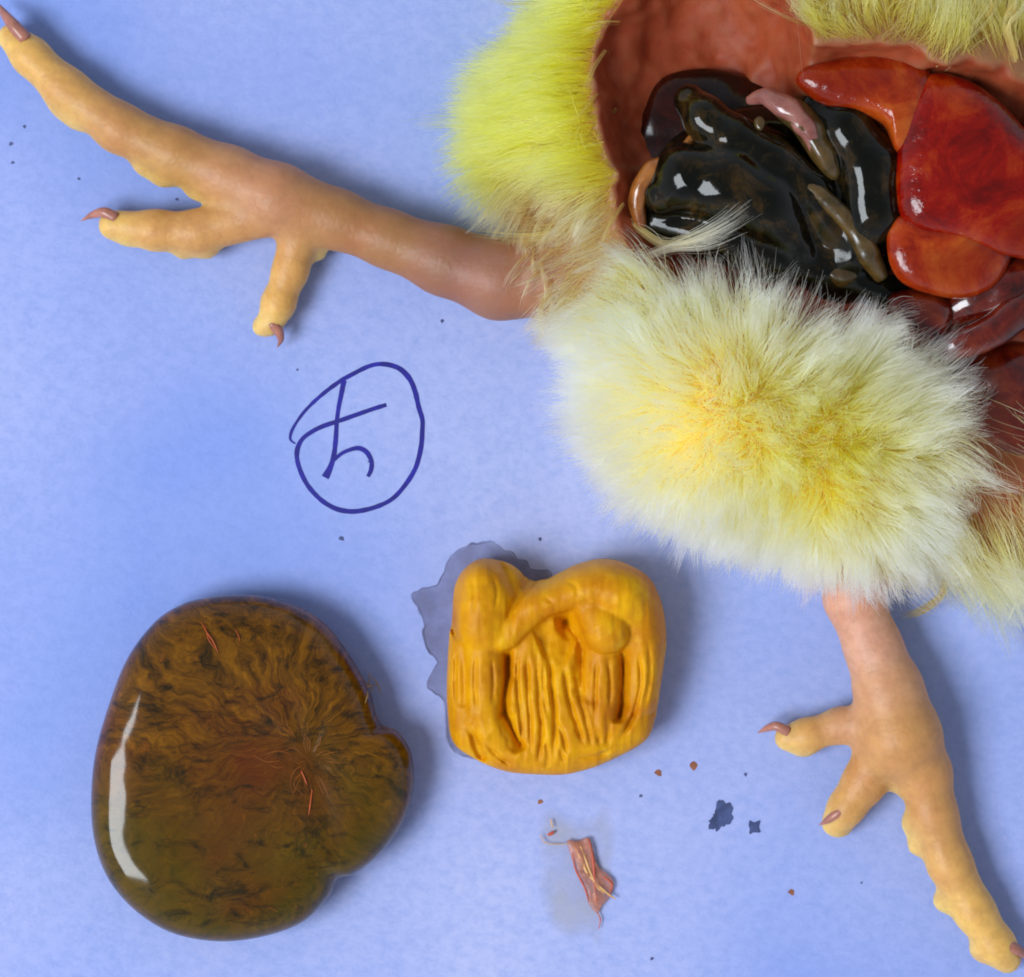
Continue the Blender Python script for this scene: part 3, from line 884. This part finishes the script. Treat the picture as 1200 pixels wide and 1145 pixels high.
# ================================================================== yolk sac
def mat_yolk():
    t = NT('yolk_sac')
    c = t.obj()
    pk = q(362, 892, 60) * U
    rel = t.n('VectorMath', operation='SUBTRACT', ins={0: c, 1: tuple(pk)}).outputs[0]
    wig = t.n('TexNoise', ins={'Vector': c, 'Scale': 110, 'Detail': 4}).outputs['Color']
    wig = t.n('VectorMath', operation='SCALE', ins={0: t.n('VectorMath', operation='SUBTRACT', ins={0: wig, 1: (0.5, 0.5, 0.5)}).outputs[0], 'Scale': 0.011}).outputs[0]
    rel = t.n('VectorMath', operation='ADD', ins={0: rel, 1: wig}).outputs[0]
    sp = t.n('SeparateXYZ', ins={0: rel})
    ang = t.math('ARCTAN2', sp.outputs[1], sp.outputs[0])
    rr = t.math('SQRT', t.math('ADD', t.math('MULTIPLY', sp.outputs[0], sp.outputs[0]), t.math('MULTIPLY', sp.outputs[1], sp.outputs[1])))
    sa, ca = t.math('SINE', ang), t.math('COSINE', ang)
    pol = t.n('CombineXYZ', ins={0: t.math('MULTIPLY', sa, 3.2), 1: t.math('MULTIPLY', ca, 3.2), 2: t.math('MULTIPLY', rr, 90.0)}).outputs[0]
    rays = t.noise(pol, 4.2, 8, 0.7, 0.35)
    rays2 = t.noise(pol, 7.0, 4, 0.65, 0.4)
    big = t.noise(c, 60, 4, 0.55, 0.5)
    mot = t.noise(t.map(c, (1, 2.2, 1), rot=(0, 0, 0.25)), 210, 6, 0.7, 0.8)
    col = t.ramp(rays, [(0.35, lin(34, 20, 0)), (0.46, lin(88, 51, 0)), (0.57, lin(112, 68, 0)), (0.71, lin(148, 93, 4))])
    grad = t.math('MULTIPLY_ADD', t.n('SeparateXYZ', ins={0: c}).outputs[1], -55.0)
    grad.node.inputs[2].default_value = -1.7
    olv = t.math('ADD', t.math('MULTIPLY', grad, 0.8), t.math('MULTIPLY', big, 1.0), True)
    col = t.mix(t.ramp(olv, [(0.32, 0.05), (0.85, 0.70)]), col, lin(74, 62, 0))
    redz = t.noise(t.map(c, loc=(0.9, 0.2, 0)), 45, 3, 0.5, 0.4)
    col = t.mix(t.ramp(redz, [(0.5, 0.0), (0.68, 0.6)]), col, lin(92, 26, 3))
    col = t.mix(t.ramp(mot, [(0.33, 0.85), (0.47, 0.0)]), col, lin(24, 20, 3))
    col = t.mix(t.ramp(rays2, [(0.62, 0.0), (0.74, 0.45)]), col, lin(150, 78, 20))
    b = t.bump(t.math('ADD', t.noise(c, 130, 3, 0.5), t.math('MULTIPLY', rays2, 0.35)), 0.3, 0.0004)
    t.principled(Base_Color=col, Roughness=0.5, Normal=b, Subsurface_Weight=0.15, Subsurface_Radius=(1.0, 0.5, 0.1), Subsurface_Scale=0.0015, Coat_Weight=1.0, Coat_Roughness=0.10, Coat_IOR=1.4, Specular_IOR_Level=0.05)
    return t.m

def build_yolk():
    out = [(237,701),(268,697),(305,698),(345,709),(382,732),(412,771),(434,812),(445,846),(466,857),(482,882),(485,918),(478,950),(462,980),(440,1006),(415,1024),(396,1030),(386,1050),(356,1080),(310,1097),(258,1103),(205,1094),(163,1070),(130,1034),(112,990),(107,940),(112,882),(129,822),(150,770),(182,728),(213,708)]
    n, rings = 320, 90
    P = catmull(out, n, closed=True)
    z0 = 30.0
    f = 1 - z0 / HC
    C = np.stack([(P[:, 0] - 600) * f, (572.5 - P[:, 1]) * f], 1)
    cen = q(275, 905, z0)[:2]
    H = 44.0
    V = []; F = []
    for side in (1, -1):
        base = len(V)
        V.append((cen[0], cen[1], z0 + H if side > 0 else -8.0))
        for r in range(1, rings + 1):
            s = math.sin(math.pi / 2 * r / rings)
            if side > 0: h = z0 + H * max(0, 1 - s ** 9.0) ** 0.5
            else: h = -8.0 + (z0 + 8.0) * (1 - max(0, 1 - s ** 7) ** 0.5)
            for c in C:
                V.append((cen[0] + (c[0] - cen[0]) * s, cen[1] + (c[1] - cen[1]) * s, h))
        for k in range(n):
            k2 = (k + 1) % n
            F.append((base, base + 1 + k, base + 1 + k2) if side > 0 else (base, base + 1 + k2, base + 1 + k))
            for r in range(rings - 1):
                a = base + 1 + r * n
                fc = (a + k, a + n + k, a + n + k2, a + k2)
                F.append(fc if side > 0 else fc[::-1])
    V = np.array(V)
    # puckered navel with radial folds, crease of the small bulge
    pk = q(362, 892, 70)[:2]
    d = V[:, :2] - pk; L = np.linalg.norm(d, axis=1); an = np.arctan2(d[:, 1], d[:, 0])
    up = V[:, 2] > z0 + 2
    dep = -2.5 * np.exp(-(L / 34) ** 2)
    folds = vnoise(np.stack([np.cos(an) * 3.4 + 6, np.sin(an) * 3.4 + 6, L * 0 + 2.2], -1)) * 1.6 * np.exp(-((L - 50) / 60) ** 2)
    def crease(p0, p1, depth, wid):
        a, b = q(*p0, 50)[:2], q(*p1, 50)[:2]
        ab = b - a
        t_ = np.clip(((V[:, :2] - a) @ ab) / (ab @ ab), 0, 1)
        dd = np.linalg.norm(V[:, :2] - a - t_[:, None] * ab, axis=1)
        return -depth * np.exp(-(dd / wid) ** 2)
    cr = crease((375, 890), (452, 846), 2.5, 13) + crease((372, 905), (400, 1036), 1.6, 15) + crease((385, 900), (480, 915), 0.8, 10)
    und = vnoise(V / 60 + 2) * 1.8 + vnoise(V / 22 + 5) * 0.35
    dz = (dep + folds + cr + und) * np.clip((V[:, 2] - z0) / 30, 0, 1)
    V[:, 2] += np.where(up, dz, 0)
    o = mesh_obj('yolk_sac', V, F, mat_yolk())
    import bmesh
    bm = bmesh.new(); bm.from_mesh(o.data); bmesh.ops.remove_doubles(bm, verts=bm.verts, dist=1e-7); bm.to_mesh(o.data); bm.free()
    o.data.polygons.foreach_set('use_smooth', np.ones(len(o.data.polygons), dtype=bool))
    return o, V, F
yolk, YV, YF = build_yolk()
tag(yolk, 'glossy olive-brown swollen yolk sac with puckered side bulge', 'yolk sac')
ybv = BVHTree.FromPolygons([tuple(v) for v in YV], YF)
def on_yolk(x, y, dz=1.0):
    z = 60
    for _ in range(3):
        p = q(x, y, z)
        h = ybv.ray_cast(Vector((p[0], p[1], 300)), Vector((0, 0, -1)))[0]
        if h is None: return (x, y, 2.0)
        z = h.z + dz
    return (x, y, z)
FIB_R = mat_flat('red_fibre', lin(178, 78, 26), 0.4, noise=0.2)
FIB_D = mat_flat('tan_fibre', lin(150, 84, 24), 0.5, noise=0.2)
FIB_W = mat_flat('pale_fibre', lin(200, 160, 110), 0.5, noise=0.2)
def fibre(pts, r, mat, dz=0.8):
    return tube('fibre', [on_yolk(x, y, dz) for x, y in pts], [r * 0.5, r, r, r * 0.4], mat, yolk, 18, 5)
fibre([(236,729),(243,742),(250,752),(256,766)], 1.0, FIB_R)
fibre([(240,732),(244,748),(252,760)], 0.6, FIB_R)
fibre([(276,738),(280,746),(281,752)], 0.6, FIB_R)
fibre([(353,903),(357,912),(360,920)], 1.2, FIB_R)
fibre([(366,925),(364,940),(362,955)], 1.1, FIB_R)
for k in range(26):
    a = RNG.random() * 6.28; r0 = 4 + 30 * RNG.random(); ln = 8 + 26 * RNG.random(); a2 = a + RNG.normal(0, 0.35)
    x, y = 362 + r0 * math.cos(a), 890 + r0 * math.sin(a)
    fibre([(x, y), (x + ln * .5 * math.cos(a), y + ln * .5 * math.sin(a)), (x + ln * math.cos(a2), y + ln * math.sin(a2))], 0.25 + 0.25 * RNG.random(), FIB_D, 0.15)
for (x0, y0, x1, y1) in [(428,798,436,812),(433,788,430,806),(424,806,442,802),(436,792,446,814),(430,800,428,824)]:
    fibre([(x0, y0), ((x0 + x1) / 2 + 2, (y0 + y1) / 2), (x1, y1)], 0.7, FIB_W, 1.0)

# ================================================================== folded orange mass
def mat_orange():
    t = NT('orange_mass')
    c = t.obj()
    n1 = t.noise(c, 130, 4, 0.6); n2 = t.noise(t.map(c, (1.0, 0.12, 0.3), rot=(0, 0, 0.05)), 900, 4, 0.6, 0.5)
    n3 = t.noise(c, 1500, 3, 0.6)
    col = t.ramp(n1, [(0.3, lin(190, 114, 0)), (0.5, lin(220, 152, 0)), (0.72, lin(236, 176, 0))])
    col = t.mix(t.ramp(n2, [(0.3, 0.30), (0.55, 0.0)]), col, lin(170, 92, 0))
    col = t.mix(t.ramp(t.noise(c, 75, 5, 0.65, 0.6), [(0.5, 0.0), (0.7, 0.5)]), col, lin(176, 74, 0))
    col = t.mix(t.ramp(t.noise(c, 240, 4, 0.7), [(0.58, 0.0), (0.75, 0.45)]), col, lin(246, 204, 40))
    h = t.math('ADD', t.math('MULTIPLY', n2, 1.0), t.math('MULTIPLY', n3, 0.3))
    b = t.bump(h, 0.4, 0.0002)
    t.principled(Base_Color=col, Roughness=0.5, Normal=b, Subsurface_Weight=0.22, Subsurface_Radius=(1.0, 0.5, 0.08), Subsurface_Scale=0.0010, Specular_IOR_Level=0.32, Specular_Tint=(1.0, 0.9, 0.6, 1.0))
    return t.m
def build_orange():
    def uv(u, v): return np.array([(470 + u / 3.158 - 600), 572.5 - (620 + v / 3.158)]) * 0.985 + np.array([0.8, -3.0])
    ol = catmull([(300,100),(235,135),(196,200),(184,290),(172,420),(166,540),(168,660),(188,780),(270,845),(380,890),(490,902),(600,903),(700,880),(800,838),(905,775),(942,690),(962,560),(984,400),(972,270),(930,185),(860,132),(760,100),(660,118),(590,150),(530,178),(470,168),(395,118)], 240, closed=True)
    O = np.array([uv(*p) for p in ol])
    h = 1.7
    lo, hi = O.min(0) - 14, O.max(0) + 14
    f = Field((lo[0], lo[1], -14), (hi[0], hi[1], 122), h)
    X, Y = np.meshgrid(f.ax[0], f.ax[1], indexing='ij')
    P2 = np.stack([X, Y], -1)
    # signed distance to the outline
    D = np.full(X.shape, 1e9); inside = np.zeros(X.shape, bool)
    for k in range(len(O)):
        a, b = O[k], O[(k + 1) % len(O)]
        ab = b - a
        t_ = np.clip(((P2 - a) @ ab) / (ab @ ab), 0, 1)
        D = np.minimum(D, np.linalg.norm(P2 - a - t_[..., None] * ab, axis=-1))
        c = (a[1] > Y) != (b[1] > Y)
        xi = a[0] + (Y - a[1]) / (b[1] - a[1] if b[1] != a[1] else 1e-9) * ab[0]
        inside ^= c & (X < xi)
    D = np.where(inside, -D, D)
    def line(pts, n=26):
        """distance to a smooth stroke and the position along it"""
        C = np.array([uv(*p[:2]) for p in catmull(np.array([p[:2] for p in pts], float), n)])
        best = np.full(X.shape, 1e9); tt_ = np.zeros(X.shape)
        for k in range(n - 1):
            a, b = C[k], C[k + 1]; ab = b - a
            t_ = np.clip(((P2 - a) @ ab) / (ab @ ab + 1e-9), 0, 1)
            d = np.linalg.norm(P2 - a - t_[..., None] * ab, axis=-1)
            m = d < best; best[m] = d[m]; tt_[m] = (k + t_[m]) / (n - 1)
        return best, tt_
    wob = vnoise(np.stack([X / 16, Y / 16, X * 0 + 3.3], -1))
    H = 68 + 10 * smoothstep(0, 60, -D) + wob * 2.0
    def groove(pts, depth, wid, ends=0.15):
        nonlocal H
        d, t_ = line(pts)
        d = d * (1 + 0.25 * vnoise(np.stack([X / 9, Y / 9, X * 0 + depth], -1)))
        e = smoothstep(0, ends, t_) * smoothstep(0, ends, 1 - t_) if ends else 1
        H = H - depth * e * np.exp(-(d / wid) ** 2)
    def roll(pts, k=5.0):
        """a rounded roll of tissue: (u, v, centre height, radius)"""
        nonlocal H
        d, t_ = line(pts)
        A = np.array(pts, float); s_ = np.linspace(0, 1, len(A))
        zc, r = np.interp(t_, s_, A[:, 2]), np.interp(t_, s_, A[:, 3])
        top = zc + np.sqrt(np.maximum(r * r - d * d, 0)) - np.maximum(d - r, 0) * 3
        m = np.maximum(k - np.abs(H - top), 0) / k
        H = np.maximum(H, top) + m * m * k * 0.25
    LATE = []
    # slits and hollows
    groove([(560,345),(620,335),(690,390),(700,520),(690,640)], 26, 13)
    groove([(590,330),(640,345),(655,400)], 7, 6)
    groove([(500,420),(560,400),(640,430)], 12, 18)
    groove([(812,400),(812,520),(805,620),(795,710)], 44, 6.5)
    groove([(388,405),(385,520),(372,620),(392,720),(445,815)], 34, 6.0, 0.08)
    groove([(238,390),(238,480),(232,560),(228,650)], 30, 6.0)
    groove([(250,700),(275,780),(310,850)], 10, 4.0)
    groove([(470,120),(490,180),(470,240)], 30, 9, 0.0)
    # fan of narrow folds
    for pts, dp, w_ in [([(432,420),(428,560),(440,700),(455,850)], 9, 2.2), ([(462,430),(466,560),(474,700),(478,860)], 8, 2.2), ([(500,430),(506,600),(516,740),(500,870)], 9, 2.4),
                        ([(548,440),(552,560),(566,680),(560,860)], 12, 2.8), ([(572,690),(598,760),(612,830)], 7, 2.4), ([(600,470),(612,600),(650,720),(672,790)], 9, 2.6),
                        ([(636,500),(660,620),(690,730),(700,800)], 7, 2.4), ([(530,760),(540,820),(535,885)], 5, 2.0), ([(585,790),(600,850)], 5, 2.0), ([(690,640),(716,720),(735,800)], 8, 3.0),
                        ([(760,640),(762,720),(756,800)], 8, 3.0), ([(520,470),(526,600),(540,690)], 5, 1.8), ([(446,600),(456,720),(466,830)], 4, 1.6)]:
        groove(pts, dp * 0.8, w_ * 1.12, 0.25)
    # folds that follow the far edge
    for pts, dp, w_ in [([(840,330),(885,420),(892,560),(850,690),(800,770)], 10, 3.0), ([(870,260),(925,380),(932,540),(900,680)], 4, 2.0), ([(850,180),(935,270),(958,420),(945,580)], 3.5, 1.8), ([(845,440),(862,540),(838,660)], 6, 2.2), ([(820,160),(905,220),(950,320)], 2.5, 1.6), ([(660,150),(760,140),(840,190)], 1.8, 2.0)]:
        groove(pts, dp, w_, 0.25)
    for pts, dp, w_ in [([(275,430),(270,560),(280,660)], 4, 2.0), ([(330,430),(340,560),(335,650)], 4, 2.0), ([(205,420),(200,540),(204,660)], 4, 1.8), ([(720,450),(715,580),(712,700)], 5, 2.2), ([(760,450),(768,560),(765,660)], 5, 2.2), ([(870,420),(880,560),(850,690)], 5, 2.0), ([(905,380),(915,520),(890,660)], 4, 2.0), ([(300,770),(360,830),(420,870)], 4, 2.2), ([(640,830),(720,830),(800,790)], 3, 2.0), ([(255,160),(270,220),(262,300)], 2.5, 2.2), ([(340,150),(352,220),(345,290)], 2.5, 2.2), ([(600,170),(640,200),(650,250)], 2.0, 2.2), ([(520,235),(560,260)], 2.0, 2.0)]:
        LATE.append((pts, dp, w_))
    # columns
    roll([(205,420,58,15),(198,520,58,15),(204,640,54,15)])
    roll([(300,430,62,24),(305,540,62,23),(300,650,60,21)])
    roll([(262,700,56,14),(330,735,60,20),(415,835,48,14)])
    roll([(742,440,64,22),(740,560,60,24),(725,700,54,22)])
    # curled upper lip and knob
    roll([(285,190,58,36),(295,250,60,41),(295,330,62,37)], 8)
    roll([(250,350,74,15),(320,385,76,15),(385,388,78,14),(430,340,80,15),(500,265,82,19),(590,215,82,24),(700,195,78,32),(800,215,74,38)], 8)
    roll([(825,235,70,42),(880,330,64,33),(905,450,60,28),(900,600,56,26)], 10)
    roll([(690,270,84,18),(735,330,86,25),(755,362,84,27)], 5)
    for pts, dp, w_ in LATE: groove(pts, dp, w_, 0.3)
    # fine puckers
    H = H + 0.8 * vnoise(np.stack([X / 4.0, Y / 26.0, X * 0 + 1.2], -1)) + 0.7 * vnoise(np.stack([X / 7, Y / 9, X * 0 + 5.2], -1))
    gx, gy = np.gradient(H, h)
    g = np.sqrt(1 + np.minimum(gx * gx + gy * gy, 16))
    Z = f.ax[2][None, None, :]
    top = (Z - H[..., None]) / g[..., None]
    # flank bulges outwards at mid height
    side = D[..., None] + 0.5 * (np.abs(Z - 40) / 40) ** 2 * 6
    k = 30.0
    m = np.maximum(k - np.abs(top - side), 0) / k
    f.F = (np.maximum(top, side) + m * m * k * 0.25).astype(np.float32)
    f.floor(-6.0)
    V, Q = f.mesh()
    V = smooth_verts(V, Q, 1, 0.3)
    return grid_mesh('folded_yolk_mass', V, Q, mat_orange())
orange = build_orange()
tag(orange, 'orange-yellow folded and wrinkled coagulated yolk mass on a damp stain', 'yolk mass')

# ================================================================== reddish scrap of membrane on the paper
def build_scrap():
    sc = bpy.data.objects.new('tissue_scrap', None); COL.objects.link(sc)
    tag(sc, 'small reddish dried membrane scrap stuck to the paper', 'tissue')
    MEM = mat_flat('scrap_membrane', lin(206, 132, 104), 0.4, noise=0.25, scale=350, alpha_noise=(0.1, 0.85, 420), spec=0.5)
    FOLD = mat_flat('scrap_fold', lin(222, 172, 112), 0.4, noise=0.25, scale=400)
    REDF = mat_flat('scrap_edge', lin(196, 92, 70), 0.45, noise=0.3, scale=400)
    def w(u, v, z=0.0): return (600 + u / 3.333, 870 + v / 3.333, z)
    ol = [w(*p)[:2] for p in [(215,385),(255,385),(300,372),(318,420),(335,480),(375,515),(398,550),(385,600),(350,640),(335,665),(305,640),(285,580),(255,520),(235,460)]]
    lobe('membrane', ol, 0.6, 3.0, MEM, sc, p=4, e=0.6, n=90, rings=8, bottom=0.2, bumpy=1.6, bs=6.0, seed=4.4)
    for pts, r, m in [
        ([(240,400),(262,440),(280,480),(300,520),(325,545)], 1.7, FOLD), ([(268,405),(285,450),(305,505),(330,560),(360,590)], 1.6, FOLD),
        ([(300,380),(312,430),(320,490),(322,545),(330,620)], 1.8, REDF), ([(325,545),(350,570),(380,595),(405,612)], 1.3, FOLD),
        ([(235,430),(250,500),(285,570),(300,625)], 1.1, REDF), ([(345,520),(372,535),(392,560),(375,600)], 1.1, REDF),
        ([(110,360),(130,392),(180,398),(225,395)], 0.6, FOLD), ([(140,362),(155,355),(165,348)], 2.0, REDF), ([(330,660),(345,690),(338,730)], 0.8, REDF), ([(150,300),(156,320),(158,335)], 0.8, FOLD)]:
        tube('fold', [w(u, v, 2.6 if 200 < u and v < 640 else 0.2) for u, v in pts], [r * 0.6, r, r, r * 0.5], m, sc, 24, 7, 0.8, 0.3, 5)
build_scrap()
